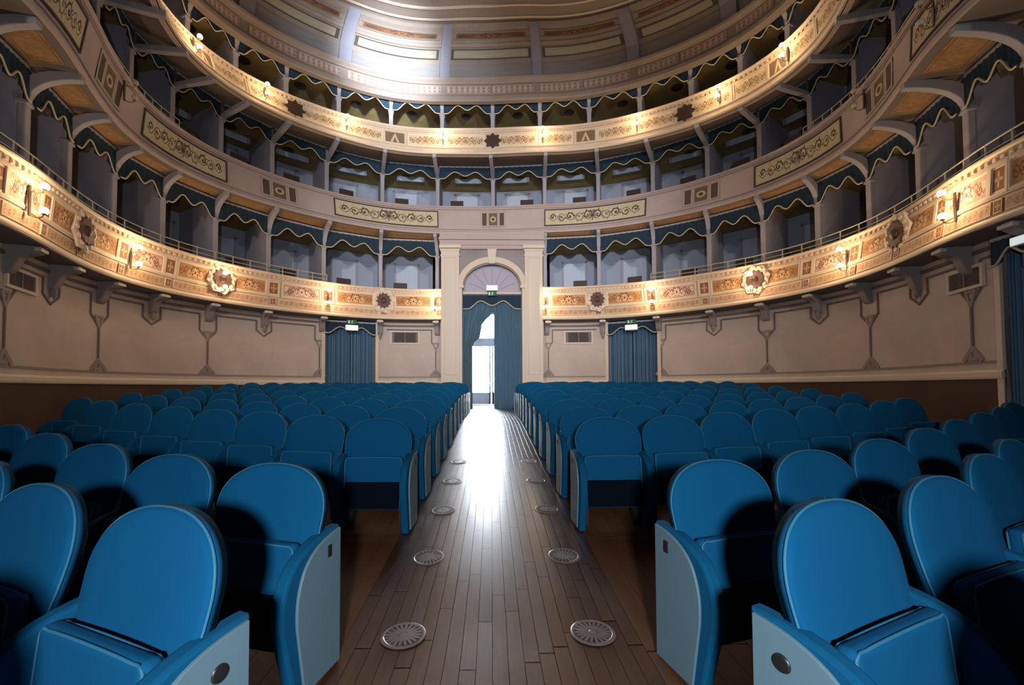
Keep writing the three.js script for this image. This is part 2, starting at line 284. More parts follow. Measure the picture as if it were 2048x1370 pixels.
for (const s of [-1, 1]) for (let i = 1; i <= 10; i++) {
  const t0 = s * COL[i], t1 = s * COL[i + 1], q = mpd((t0 + t1) / 2) * s;
  const inDoor = i === 2 || i >= 10;
  const long = i % 2 === 1;
  if (i >= 1 && i !== 2) {                   // dip round the corbel at t0 seen from both sides is drawn once per corbel
    const w = 0.2, lo = long ? 2.62 : 2.84, sh = long ? 2.86 : 3.0, L = i !== 3, Rr = i !== 1 || true;
    const pts = [];
    if (L && i !== 1) pts.push([t0 - q * w, 3.28]);
    if (i === 1 || i === 3) { pts.push([t0 + q * w, 3.28], [t0 + q * w, sh], [t0 + q * 0.05, lo]); } else pts.push([t0 - q * w, sh], [t0, lo], [t0 + q * w, sh], [t0 + q * w, 3.28]);
    part('corbel_line', polyStrip(wallR, pts, 0.034, 0.02), M.lineDark, wallB);
    if (long) {
      const o = i === 1 || i === 3 ? 0.06 : 0;
      part('stem_line', polyStrip(wallR, [[t0 + q * o, lo], [t0 + q * o, 1.78]], 0.038, 0.02), M.lineDark, wallB);
      part('stem_foot', polyStrip(wallR, [[t0 + q * (o - 0.16), 1.72], [t0 + q * (o - 0.12), 1.78], [t0 + q * o, 1.92], [t0 + q * (o + 0.12), 1.78], [t0 + q * (o + 0.16), 1.72]], 0.07, 0.022), M.lineMid, wallB); part('stem_foot_core', polyStrip(wallR, [[t0 + q * (o - 0.05), 1.77], [t0 + q * (o + 0.05), 1.77]], 0.13, 0.018), M.lineMid, wallB);
      part('stem_boss', polyStrip(wallR, [[t0 + q * (o - 0.08), sh - 0.04], [t0 + q * (o - 0.05), sh - 0.16], [t0 + q * o, sh - 0.26], [t0 + q * (o + 0.05), sh - 0.16], [t0 + q * (o + 0.08), sh - 0.04], [t0 + q * (o - 0.08), sh - 0.04]], 0.05, 0.024), M.lineMid, wallB);
    }
  }
  if (!inDoor && i < 10) { const a = t0 + q * 0.2, b = t1 - q * 0.2; part('top_line', merge([band(wallR, box2(-0.02, 0, 3.26, 3.3), a, b), band(wallR, box2(-0.03, 0, 3.38, 3.44), a - q * 0.2, b + q * 0.2)]), M.lineDark, wallB); }
}
// louvred ventilation grilles
for (const [a, b, y0, y1, label] of [[-97.6, -92.4, 2.94, 3.2, 'brown louvred wall vent at the far left under the lowest balcony'], [-27.3, -20.4, 2.84, 3.2, 'brown louvred wall vent between the left curtained doorway and the arch'],
  [20.4, 27.3, 2.84, 3.2, 'brown louvred wall vent between the arch and the right curtained doorway'], [94.6, 99.3, 2.9, 3.18, 'brown louvred wall vent beside the far right curtained doorway']]) {
  const t = (a + b) / 2, w = Math.abs(b - a) / mpd(t), h = y1 - y0, o = thing('wall_vent', label, 'vent', 'vents under the lowest balcony');
  put(o, frame(wallR, t, (y0 + y1) / 2));
  part('backing', bx(w, h, 0.01, 0, 0, 0.006), M.grilleDark, o);
  part('frame', merge([bx(w + 0.1, 0.05, 0.04, 0, h / 2 + 0.02, 0.02), bx(w + 0.1, 0.05, 0.04, 0, -h / 2 - 0.02, 0.02), bx(0.05, h, 0.04, -w / 2 - 0.02, 0, 0.02), bx(0.05, h, 0.04, w / 2 + 0.02, 0, 0.02)]), M.cream, o);
  part('mullion', bx(0.03, h, 0.035, 0, 0, 0.0175), M.grille, o);
  for (let k = 0; k < 8; k++) part('slat', bx(w, h / 11, 0.008).rotateX(0.6).translate(0, -h / 2 + (k + 0.5) * h / 8, 0.02), M.grille, o);
}

// ---------------------------------------------------------------- curtains
function pleats(xl, xr, y0, y1, n, amp, nx, ny, thick = 0.014) {
  const pos = [], uv = [], idx = [];
  for (const s of [0, 1]) for (let j = 0; j <= ny; j++) for (let i = 0; i <= nx; i++) {
    const y = y0 + (y1 - y0) * j / ny, f = i / nx, a = xl(y), b = xr(y), x = a + (b - a) * f;
    const ph = f * n * Math.PI * 2 + 0.5 * Math.sin(f * 9);
    pos.push(x, y, amp * (Math.sin(ph) + 0.3 * Math.sin(2.3 * ph + 1)) - s * thick); uv.push(f * n * 0.2, y);
  }
  const row = nx + 1, one = row * (ny + 1);
  for (let j = 0; j < ny; j++) for (let i = 0; i < nx; i++) { const k = j * row + i; idx.push(k, k + 1, k + row, k + 1, k + row + 1, k + row); idx.push(one + k, one + k + row, one + k + 1, one + k + 1, one + k + row, one + k + row + 1); }
  const g = new THREE.BufferGeometry(); g.setAttribute('position', new THREE.Float32BufferAttribute(pos, 3)); g.setAttribute('uv', new THREE.Float32BufferAttribute(uv, 2)); g.setIndex(idx); g.computeVertexNormals(); return g;
}
// lower edge of a pelmet of half width 1 : two humps, a dip in the middle and low ends
const scallop = (s) => { const a = Math.abs(s); if (a > 0.86) return 0; if (a > 0.4) { const f = (0.86 - a) / 0.46; return 0.56 * f * f * (3 - 2 * f); } const f = a / 0.4; return 0.24 + 0.32 * f * f * (3 - 2 * f); };
function pelmetGeo(w, h, n = 36, fold = 9) {
  const pos = [], uv = [], idx = [], rows = 4;
  for (const sd of [0, 1]) for (let j = 0; j <= rows; j++) for (let i = 0; i <= n; i++) {
    const s = i / n * 2 - 1, lo = -h + scallop(s) * h, y = lo * (1 - j / rows);
    pos.push(s * w / 2, y, 0.022 * Math.sin(s * fold * Math.PI) * (1 - j / rows * 0.7) + (sd ? -0.012 : 0)); uv.push(i / n * w, y);
  }
  const row = n + 1, one = row * (rows + 1);
  for (let j = 0; j < rows; j++) for (let i = 0; i < n; i++) { const k = j * row + i; idx.push(k, k + 1, k + row, k + 1, k + row + 1, k + row, one + k, one + k + row, one + k + 1, one + k + 1, one + k + row, one + k + row + 1); }
  const g = new THREE.BufferGeometry(); g.setAttribute('position', new THREE.Float32BufferAttribute(pos, 3)); g.setAttribute('uv', new THREE.Float32BufferAttribute(uv, 2)); g.setIndex(idx); g.computeVertexNormals();
  const pts = []; for (let i = 0; i <= n; i++) { const s = i / n * 2 - 1; pts.push(new THREE.Vector3(s * w / 2, -h + scallop(s) * h, 0.03)); }
  return [g, pts];
}
function addPelmet(o, w, h, r = 0.024) {
  const [g, pts] = pelmetGeo(w, h);
  part('valance', g, M.pelmet, o);
  part('fringe', new THREE.TubeGeometry(new THREE.CatmullRomCurve3(pts, false, 'catmullrom', 0.3), 48, r, 4), M.goldTrim, o);
  part('pelmet_rail', bx(w, 0.05, 0.05, 0, 0.01, -0.02), M.column, o);
}
function doorCurtain(a, b, label, slabel, near) {
  const t = (a + b) / 2, w = Math.abs(b - a) / mpd(t), o = thing('door_curtain', label, 'curtain');
  put(o, frame(wallR, t, 0, -0.12));
  const fl = 0.45;
  part('drape', pleats(() => -w / 2, () => -0.01, fl, 3.3, near ? 7 : 6, 0.055, 60, 4), M.curtain, o);
  part('drape', pleats(() => 0.01, () => w / 2, fl, 3.3, near ? 7 : 6, 0.055, 60, 4), M.curtain, o);
  part('curtain_rod', new THREE.CylinderGeometry(0.02, 0.02, w, 8).rotateZ(Math.PI / 2).translate(0, 3.32, 0), M.brass, o);
  const p = thing('door_pelmet', slabel, 'pelmet'); put(p, frame(wallR, t, 3.46, 0.08)); addPelmet(p, w + 0.1, 0.38, 0.02);
}
doorCurtain(-42.3, -31, 'pleated blue curtain filling the doorway left of the central arch', 'scalloped blue pelmet over the curtained doorway left of the arch');
doorCurtain(31.2, 42.6, 'pleated blue curtain filling the doorway right of the central arch', 'scalloped blue pelmet over the curtained doorway right of the arch');
doorCurtain(101.6, 108, 'tall dark blue curtain at the right edge of the picture', 'scalloped blue pelmet over the curtain at the far right edge', true);
// emergency signs: a white lamp box with a green running-man plate
function exitSign(m, label, below) {
  const o = thing('exit_sign', label, 'exit sign', 'emergency exit signs over the doorways'); put(o, m); o.scale.setScalar(/edge/.test(label) ? 0.9 : 1.25);
  part('lamp_box', rbx(0.32, 0.15, 0.07, 0.015, 0, 0, 0.035), M.white, o);
  part('diffuser', rbx(0.29, 0.12, 0.012, 0.005, 0, 0, 0.074), std({ color: '#f4f7f5', emissive: new THREE.Color(0.85, 0.95, 1), emissiveIntensity: 0.6 }), o);
  const g = part('green_plate', rbx(0.24, 0.11, 0.02, 0.006, 0, below ? -0.15 : 0.15, 0.03), std({ color: '#2e7a50' }), o);
  const b = below ? -0.15 : 0.15;
  part('running_figure', merge([new THREE.CircleGeometry(0.012, 10).translate(0.02, b + 0.035, 0.042), bx(0.016, 0.04, 0.003, 0.008, b + 0.005, 0.042).rotateZ(0), bx(0.045, 0.009, 0.003, 0.004, b + 0.016, 0.042), bx(0.01, 0.035, 0.003, -0.01, b - 0.025, 0.042), bx(0.03, 0.009, 0.003, 0.02, b - 0.02, 0.042), bx(0.04, 0.07, 0.002, -0.07, b, 0.0415)]), M.white, g);
}
const signAt = (t, y, d = 0.2) => frame(wallR, t, y, d);
exitSign(signAt(-36.6, 3.26), 'lit white exit sign over the left curtained doorway', false);
exitSign(signAt(36.9, 3.26), 'lit white exit sign over the right curtained doorway', false);
exitSign(signAt(105.6, 3.3), 'lit white exit sign at the far right edge under the balcony', false);

// ---------------------------------------------------------------- the central arch
{
  const Z = ZC - 6.12, C = (x) => x + X0, o = thing('arched_portal', 'pale stone arched doorway with tall pilasters in the middle of the rear wall', 'doorway');
  o.position.set(X0, 0.58, Z);
  const y = (v) => v - 0.58;
  for (const s of [-1, 1]) {
    const p = part('pilaster', bx(0.58, y(5.78), 0.3, s * 1.36, y(5.78) / 2, 0), M.cream, o);
    part('pilaster_panel', merge([bx(0.36, 0.03, 0.03, s * 1.36, y(5.55), 0.155), bx(0.36, 0.03, 0.03, s * 1.36, y(1.75), 0.155), bx(0.03, 3.8, 0.03, s * 1.36 - 0.18, y(3.65), 0.155), bx(0.03, 3.8, 0.03, s * 1.36 + 0.18, y(3.65), 0.155)]), M.rail, p);
    part('pilaster_base', merge([bx(0.7, 0.75, 0.4, s * 1.36, 0.375, 0), bx(0.66, 0.1, 0.37, s * 1.36, 0.8, 0)]), M.cream, o);
    part('capital', merge([bx(0.62, 0.05, 0.34, s * 1.36, y(5.62), 0), bx(0.64, 0.06, 0.36, s * 1.36, y(5.8), 0), bx(0.7, 0.1, 0.42, s * 1.36, y(5.9), 0)]), M.cream, o);
    part('impost', bx(0.16, 0.09, 0.3, s * 1.0, y(4.6), 0.02), M.cream, o);
    part('door_jamb', bx(0.1, y(4.58), 0.5, s * 1.03, y(4.58) / 2, -0.15), M.cream, o);
  }
  const a = 0.97, ah = 0.8, hole = new THREE.Path(); hole.moveTo(-a, y(4.62)); hole.absellipse(0, y(4.62), a, ah, Math.PI, 0, true); hole.lineTo(a, 0); hole.lineTo(-a, 0);
  const sh = new THREE.Shape([[-1.1, 0], [1.1, 0], [1.1, y(5.88)], [-1.1, y(5.88)]].map((p) => new THREE.Vector2(...p)));
  part('spandrel', extr(sh, 0.2, 0, [hole]).translate(0, 0, -0.18), M.stucco, o);
  const arc = new THREE.Shape(); arc.absellipse(0, y(4.62), 1.13, 0.97, Math.PI, 0, true); arc.absellipse(0, y(4.62), a, ah, 0, Math.PI, false);
  part('archivolt', extr(arc, 0.1, 0.012).translate(0, 0, -0.02), M.rail, o);
  const arc2 = new THREE.Shape(); arc2.absellipse(0, y(4.62), a + 0.01, ah + 0.01, Math.PI, 0, true); arc2.absellipse(0, y(4.62), a - 0.05, ah - 0.05, 0, Math.PI, false);
  part('arch_bead', extr(arc2, 0.08, 0).translate(0, 0, -0.06), M.lineMid, o);
  part('keystone', extr([[-0.09, y(5.38)], [0.09, y(5.38)], [0.14, y(5.84)], [-0.14, y(5.84)]], 0.12, 0.012), M.cream, o);
  part('entablature', merge([bx(3.3, 0.12, 0.3, 0, y(5.9), -0.02), bx(3.4, 0.16, 0.34, 0, y(6.04), 0), bx(3.46, 0.06, 0.42, 0, y(6.16), 0), bx(3.4, 0.2, 0.36, 0, y(6.28), 0)]), M.pink, o);
  const lun = new THREE.Shape(); lun.absellipse(0, y(4.62), a, ah, Math.PI, 0, true); lun.lineTo(a, y(4.42)); lun.lineTo(-a, y(4.42));
  const l = part('fanlight_panel', extr(lun, 0.05).translate(0, 0, -0.3), std({ color: '#b6aebb' }), o);
  const ribs = []; for (let k = 1; k < 8; k++) { const q = k * Math.PI / 8; ribs.push(bx(0.72, 0.02, 0.02, 0.46, 0, 0).rotateZ(q).translate(0, y(4.5), -0.24)); }
  ribs.push(bx(0.02, 0.85, 0.03, 0, y(4.95), -0.24));
  part('fan_rib', merge(ribs), std({ color: '#a59aab' }), l);
  part('cornice_shelf', bx(1.96, 0.06, 0.12, 0, y(4.46), -0.25), M.cream, o);
  // drapes of the arch: the left one drawn aside, the right one hanging straight
  const thin = phys({ color: '#5d8090', roughness: 1, sheen: 0.5, sheenColor: new THREE.Color('#7fa8bc'), transmission: 0.5, thickness: 0 });
  const mk = (n, lab) => { const g = thing(n, lab, 'curtain'); g.position.set(X0, 0, Z - 0.42); return g; };
  const sm = (a, b, v) => { const f = Math.min(1, Math.max(0, (v - a) / (b - a))); return f * f * (3 - 2 * f); }, edge = (v) => -0.66 + 0.25 * sm(2.78, 2.98, v) + 0.06 * sm(3.0, 3.4, v) + 0.36 * sm(3.4, 3.88, v);
  const lc = mk('arch_curtain', 'blue curtain drawn aside on the left of the bright arched doorway'); part('drape', pleats(() => -0.98, edge, 0.6, 4.2, 7, 0.035, 70, 24), thin, lc);
  part('curtain_ring', new THREE.TorusGeometry(0.03, 0.008, 6, 12).translate(-0.5, 4.2, 0), M.brass, lc);
  const rc = mk('arch_curtain', 'blue curtain hanging straight on the right of the bright arched doorway'); part('drape', pleats(() => 0.06, () => 0.98, 0.6, 4.2, 8, 0.035, 80, 4), thin, rc);
  part('curtain_ring', new THREE.TorusGeometry(0.03, 0.008, 6, 12).translate(0.5, 4.2, 0), M.brass, rc);
  const pl = thing('door_pelmet', 'grey blue scalloped pelmet with cream fringe inside the arch', 'pelmet'); pl.position.set(X0, 4.43, Z - 0.32); addPelmet(pl, 1.92, 0.48, 0.02);
  const m = new THREE.Matrix4().setPosition(X0, 4.62, Z - 0.2); exitSign(m, 'lit white exit sign inside the central arch', true);
  // vestibule and street door
  struct('wall_vestibule', merge([bx(0.2, 5, 3.75, X0 - 1.35, 3, Z - 2.15), bx(0.2, 5, 3.75, X0 + 1.35, 3, Z - 2.15), bx(2.9, 0.2, 3.75, X0, 5.5, Z - 2.15)]), std({ color: '#b9bcc4' }));
  const d = new THREE.Group(); d.name = 'door_1'; d.userData = { kind: 'structure' }; scene.add(d); d.position.set(0, 0, -17.7);
  const dm = std({ color: '#8f9aa6', roughness: 0.5 });
  part('door_frame', merge([bx(0.08, 3.9, 0.12, -1.06, 2.55, 0), bx(0.08, 3.9, 0.12, 1.06, 2.55, 0), bx(2.2, 0.08, 0.12, 0, 4.46, 0)]), dm, d);
  part('transom_bar', bx(2.1, 0.34, 0.1, 0, 3.24, 0), dm, d);
  for (const s of [-1, 1]) {
    const leaf = part('door_leaf', merge([bx(1.0, 0.5, 0.06, s * 0.53, 0.86, 0), bx(0.07, 2.5, 0.06, s * 0.06, 1.86, 0), bx(0.07, 2.5, 0.06, s * 0.99, 1.86, 0)]), dm, d);
    part('glass_pane', bx(0.86, 2.0, 0.01, s * 0.525, 2.11, 0), phys({ color: '#ffffff', roughness: 0.05, transmission: 1, thickness: 0 }), leaf);
    part('door_handle', new THREE.CylinderGeometry(0.012, 0.012, 0.2, 8).translate(s * 0.07, 1.6, 0.06), M.brass, leaf);
  }
  part('transom_pane', bx(2.0, 1.05, 0.01, 0, 3.88, 0), phys({ color: '#ffffff', roughness: 0.05, transmission: 1, thickness: 0 }), d);
  struct('ground', new THREE.PlaneGeometry(60, 40).rotateX(-Math.PI / 2).translate(0, 0.55, -38.6), std({ color: '#c9c6c0' }));
}

// ---------------------------------------------------------------- balconies with their boxes
const railMat = std({ color: '#c9bfa8', roughness: 0.5 });
const LOWNAME = [null, 'lowest', 'middle', 'top'], SIDE = (s) => s < 0 ? 'left' : 'right';
const LIM = [0, 11, 10, 10]; let boxChair = null;
const backR = (k) => (t) => TIER[k].t(t) + 2.2;
for (let k = 1; k <= 3; k++) {
  const T = TIER[k], rf = front(k), A = -116, B = 116, lowK = k - 1;
  const o = thing('balcony', ['', 'lowest curving balcony with ornate painted front lit by warm lamps', 'middle curving balcony with plain pinkish front and long scroll panels', 'top curving balcony with narrow cream front lit by warm lamps'][k], 'balcony');
  const segs = k === 1 ? [[A, -15], [15, B]] : [[A, B]];
  const h0 = T.hb, h1 = T.ht, ceil = [0, 6.33, 8.9, 10.6][k], over = k < 3 ? (k === 1 ? 6.36 : 8.93) : 10.72;
  for (const [a, b] of segs) {
    part('front_wall', band(rf, box2(0, 0.14, h0, h1), a, b), k === 2 ? M.pink : M.parapet, o);
    const fy = k === 3 ? h0 + 0.44 : h0; part('box_floor', band(rf, [[0.1, fy + 0.02], [0.1, fy + 0.14], [(t) => backR(k)(t), fy + 0.14], [(t) => backR(k)(t), fy + 0.02]], a, b), M.boxFloor, o);
    part('foot_moulding', band(rf, [[0.02, h0], [-0.05, h0], [-0.06, h0 + 0.03], [-0.06, h0 + 0.06], [-0.03, h0 + 0.1], [0.02, h0 + 0.11]], a, b), k === 2 ? M.pink : M.rail, o);
    part('hand_rail', band(rf, [[0.16, h1 - 0.06], [-0.02, h1 - 0.07], [-0.05, h1 - 0.045], [-0.05, h1 - 0.015], [-0.02, h1], [0.14, h1]], a, b), k === 2 ? M.pink : M.rail, o);
    part('soffit', band(rf, k === 1 ? [[0, h0], [(t) => wallR(t) + 0.05, h0 - 0.04], [(t) => wallR(t) + 0.05, h0 + 0.05], [0.05, h0 + 0.05]] : [[0, h0], [(t) => colR(k - 1)(t) + 0.1, k === 2 ? 6.38 : 8.93], [(t) => colR(k - 1)(t) + 0.1, k === 2 ? 6.46 : 9.0], [0.05, h0 + 0.05]], a, b), M.soffit, o);
    if (k === 1) { part('frieze_line', band(rf, box2(-0.03, 0.01, h0 + 0.36, h0 + 0.385), a, b), M.rail, o); part('dentil_line', band(rf, box2(-0.025, 0.01, h1 - 0.2, h1 - 0.18), a, b), M.rail, o); }
    if (k === 2) { part('frieze_line', merge([band(rf, box2(-0.02, 0.01, h0 + 0.15, h0 + 0.17), a, b), band(rf, box2(-0.02, 0.01, h1 - 0.14, h1 - 0.12), a, b)]), M.lineMid, o); }
    if (k === 3) { part('frieze_line', merge([band(rf, box2(-0.02, 0.01, h0 + 0.2, h0 + 0.225), a, b), band(rf, box2(-0.03, 0.01, h1 - 0.2, h1 - 0.17), a, b)]), M.rail, o); }
    // the box back wall, ceiling and beam
    part('box_rear_wall', band((t) => backR(k)(t), box2(0, 0.1, fy + 0.1, ceil), a, b), M.boxWall, o);
    part('box_ceiling', band(rf, [[(t) => colR(k)(t) + 0.02, ceil], [(t) => backR(k)(t), ceil], [(t) => backR(k)(t), ceil + 0.03], [(t) => colR(k)(t) + 0.02, ceil + 0.03]], a, b), M.boxCeil, o);
    part('box_beam', band((t) => colR(k)(t), box2(-0.03, 0.08, ceil - 0.01, over + 0.02), a, b), M.boxCeil, o);
  }
  // dentils: a row of little blocks under the rail, far too many to count
  if (k !== 2) {
    const inst = new THREE.InstancedMesh(new THREE.BoxGeometry(0.05, 0.05, 0.03), M.rail, 460); inst.name = 'dentils'; inst.userData = { kind: 'stuff' }; inst.castShadow = inst.receiveShadow = true;
    let q = 0; for (let t = -112; t <= 112 && q < 460; t += 0.9) { if (k === 1 && Math.abs(t) < 15.3) continue; inst.setMatrixAt(q++, frame(rf, t, h1 - 0.125, 0.012)); }
    inst.count = q; o.add(inst);
  }
  const i0 = k === 1 ? 1 : 0;
  for (const s of [-1, 1]) for (let i = i0; i <= LIM[k]; i++) {
    if (i === 0 && s > 0) continue;
    const t = ca(s * i), cr = colR(k)(t), reach = k < 3 ? cr - TIER[k + 1].b(t) - 0.02 : 0.24, top = k < 3 ? TIER[k + 1].hb + 0.01 : 10.56, lo = h1 - 0.06;
    // the wall between two boxes
    if (!(k === 1 && i === 1 && false)) part('partition', (() => { const m = frame(colR(k), t, 0); const q0 = (k === 3 ? h0 + 0.44 : h0) + 0.13; return bx(0.1, ceil - q0, 1.86, 0, (ceil + q0) / 2, -0.96).applyMatrix4(m); })(), M.boxSide, o);
    const c = thing('box_column', i === 0 ? 'slender grey column in the very middle of the ' + LOWNAME[k] + ' balcony' : 'slender grey column of the ' + LOWNAME[k] + ' balcony, ' + ORD[i - i0 + (i0 ? 1 : 0)] + ' to the ' + SIDE(s) + ' of the middle', 'column', 'columns between the boxes of the ' + LOWNAME[k] + ' balcony');
    put(c, frame(colR(k), t, lo));
    const H2 = top - lo, e = T.pb - lo;
    part('shaft', merge([rbx(0.13, e, 0.11, 0.02, 0, e / 2, 0.01)]), M.column, c);
    part('base', merge([rbx(0.19, 0.1, 0.17, 0.015, 0, 0.05, 0.01), rbx(0.16, 0.06, 0.14, 0.015, 0, 0.13, 0.01)]), M.column, c);
    part('capital', rbx(0.18, 0.07, 0.16, 0.015, 0, e, 0.01), M.column, c);
    const bw = 0.1, sh = new THREE.Shape(); const z0 = -0.04, z1 = 0.06;
    const rx = Math.max(0.14, reach), q = 0.1;
    sh.moveTo(z0, e - 0.02); sh.lineTo(z1, e - 0.02); sh.bezierCurveTo(z1 + 0.01, e + (H2 - e) * 0.45, z1 + rx * 0.4, H2 - q - 0.06, rx, H2 - q); sh.lineTo(rx, H2); sh.bezierCurveTo(rx * 0.5, H2 - 0.01, z0 + 0.05, e + (H2 - e) * 0.75, z0, e + (H2 - e) * 0.35);
    part('bracket', new THREE.ExtrudeGeometry(sh, { depth: bw, bevelEnabled: true, bevelSize: 0.008, bevelThickness: 0.008, bevelSegments: 1, curveSegments: 8 }).rotateY(-Math.PI / 2).translate(bw / 2, 0, 0), M.column, c);
  }
  // pelmets, doors and rosettes, box by box
  for (let j = -LIM[k]; j < LIM[k]; j++) {
    if (k === 1 && j >= -1 && j < 1) continue;
    const a = ca(j), b = ca(j + 1), t = (a + b) / 2, s = j < 0 ? -1 : 1, nth = j < 0 ? -j : j + 1;
    const pa = new THREE.Vector3(...XYZ(a, colR(k)(a), 0)), pb = new THREE.Vector3(...XYZ(b, colR(k)(b), 0)), w = pa.distanceTo(pb) - 0.12;
    const x = pb.clone().sub(pa).normalize(), z = new THREE.Vector3(-x.z, 0, x.x), m = new THREE.Matrix4().makeBasis(x, new THREE.Vector3(0, 1, 0), z).setPosition(pa.add(pb).multiplyScalar(0.5).setY(T.pt).addScaledVector(z, 0.1));
    const where = ORD[nth - (k === 1 ? 1 : 0)] + ' box ' + SIDE(s) + ' of the middle, ' + LOWNAME[k] + ' balcony';
    const p = thing('box_pelmet', 'dark blue scalloped pelmet, ' + where, 'pelmet', 'pelmets of the ' + LOWNAME[k] + ' balcony'); put(p, m);
    addPelmet(p, w, T.pt - T.pb, 0.017);
    part('ceiling_rosette', lathe([[0, -0.03], [0.06, -0.025], [0.1, -0.01], [0.17, -0.008], [0.18, 0.005]], 14).translate(...XYZ(t, colR(k)(t) + 0.85, ceil - 0.004)), M.bronze, o);
    const nd = new THREE.Group(); nd.name = 'door_' + (2 + (k - 1) * 24 + j + LIM[k]); nd.userData = { kind: 'structure' }; scene.add(nd); put(nd, frame((q) => backR(k)(q), t - s * (k === 1 ? 1.6 : 1.2), h0 + 0.16));
    const dh = Math.min(ceil - h0 - 0.35, k === 3 ? 1.6 : 2.25);
    part('door_leaf', rbx(0.8, dh, 0.05, 0.01, 0, dh / 2, 0.03), M.door, nd);
    part('door_panel', merge([rbx(0.28, dh * 0.36, 0.02, 0.006, -0.18, dh * 0.74, 0.06), rbx(0.28, dh * 0.36, 0.02, 0.006, 0.18, dh * 0.74, 0.06), rbx(0.28, dh * 0.36, 0.02, 0.006, -0.18, dh * 0.28, 0.06), rbx(0.28, dh * 0.36, 0.02, 0.006, 0.18, dh * 0.28, 0.06)]), M.door, nd);
    part('door_frame', merge([bx(0.08, dh + 0.08, 0.07, -0.44, dh / 2 + 0.04, 0.035), bx(0.08, dh + 0.08, 0.07, 0.44, dh / 2 + 0.04, 0.035), bx(0.96, 0.08, 0.07, 0, dh + 0.04, 0.035)]), M.boxSide, nd);
    if (k > 1) part('soffit_panel', band(front(k), (() => { const f0 = 0.18, f1 = 0.82; return [[(q) => (T.b(q) * (1 - f0) + (colR(k - 1)(q)) * f0), h0 - 0.012 + (k === 3 ? 0.35 * f0 : -0.02 * f0)], [(q) => (T.b(q) * (1 - f1) + colR(k - 1)(q) * f1), h0 - 0.012 + (k === 3 ? 0.35 * f1 : -0.02 * f1)], [(q) => (T.b(q) * (1 - f1) + colR(k - 1)(q) * f1), h0 + 0.02 + (k === 3 ? 0.35 * f1 : 0)], [(q) => (T.b(q) * (1 - f0) + colR(k - 1)(q) * f0), h0 + 0.02 + (k === 3 ? 0.35 * f0 : 0)]]; })(), a + (b - a) * 0.1, b - (b - a) * 0.1, 4, { unit: true }), k === 2 ? M.soffitPaint : M.soffit, o);
  }
  // small chairs standing behind the balcony front
  if (k < 3) for (let j = -LIM[k] + 1; j < LIM[k] - 1; j++) {
    if (k === 1 && j >= -1 && j < 1) continue;
    const a = ca(j), b = ca(j + 1), s = j < 0 ? -1 : 1, nth = j < 0 ? -j : j + 1, t = (a + b) / 2 + s * (b - a) * 0.16, hh = h1 - h0 - 0.14 + (k === 1 ? 0.26 : 0.32);
    const label = 'tall dark wooden stool chair, ' + ORD[nth - (k === 1 ? 1 : 0)] + ' box ' + SIDE(s) + ' of the middle, ' + LOWNAME[k] + ' balcony', m = frame(colR(k), t, h0 + 0.14, -0.14);
    if (boxChair) { const c = copy(boxChair, label); c.userData.group = 'chairs in the boxes of the ' + LOWNAME[k] + ' balcony'; put(c, m); c.rotateY(Math.PI); c.scale.y = hh; continue; }
    const c = boxChair = thing('box_chair', label, 'chair', 'chairs in the boxes of the ' + LOWNAME[k] + ' balcony'); c.userData.base = 'box_chair'; put(c, m);
    const wood = std({ color: '#3a2b26', roughness: 0.6 });
    part('seat', rbx(0.42, 0.06, 0.42, 0.02, 0, 0.44, 0), M.pelmet, c); part('backrest', rbx(0.44, 0.4, 0.035, 0.015, 0, 0.8, -0.2), wood, c);
    for (const [x, z] of [[-0.18, 0.18], [0.18, 0.18]]) part('leg', new THREE.CylinderGeometry(0.018, 0.014, 0.42, 8).translate(x, 0.21, z), wood, c);
    for (const x of [-0.18, 0.18]) part('leg', bx(0.03, 0.98, 0.03, x, 0.49, -0.2), wood, c);
    c.rotateY(Math.PI); c.scale.y = hh;
  }
  // the painted fronts
  const pane = (name, mat, a, b, y0, y1, d = -0.022, edge = null) => {
    const p = part(name, slab(rf, a, b, d, y0, y1, 0.03, Math.max(2, Math.ceil((b - a) / 3))), mat, o);
    if (edge) { const e = 0.035, q = e / (D * T.t((a + b) / 2)); part('panel_frame', merge([slab(rf, a - q, b + q, d - 0.014, y1, y1 + e, 0.04), slab(rf, a - q, b + q, d - 0.014, y0 - e, y0, 0.04), slab(rf, a - q, a, d - 0.014, y0, y1, 0.04, 1), slab(rf, b, b + q, d - 0.014, y0, y1, 0.04, 1)]), edge, p); }
    return p;
  };
  if (k === 1) for (const s of [-1, 1]) for (let i = 1; i <= 10; i++) {
    const lo = Math.min(s * COL[i], s * COL[i + 1]), hi = Math.max(s * COL[i], s * COL[i + 1]), w = hi - lo, med = (q) => q === 2 || q === 5 || q === 8;
    const inL = (med(s > 0 ? i : i + 1) ? 0.2 : 0.16) * w, inR = (med(s > 0 ? i + 1 : i) ? 0.2 : 0.16) * w;
    pane('frieze_panel', i % 3 === 0 ? paintB : paintA, lo + inL, hi - inR, h0 + 0.42, h1 - 0.24, -0.02, M.rail);
    pane('lower_strip', paintStrip, lo + 0.1 * w, hi - 0.1 * w, h0 + 0.14, h0 + 0.33, -0.018);
    if (!med(i)) { pane('frieze_block', paintBlock, s * COL[i] - 0.1 * w, s * COL[i] + 0.1 * w, h0 + 0.42, h1 - 0.24, -0.022, M.rail); }
    pane('small_block', paintBlock, s * COL[i] - 0.06 * w, s * COL[i] + 0.06 * w, h0 + 0.14, h0 + 0.33, -0.022);
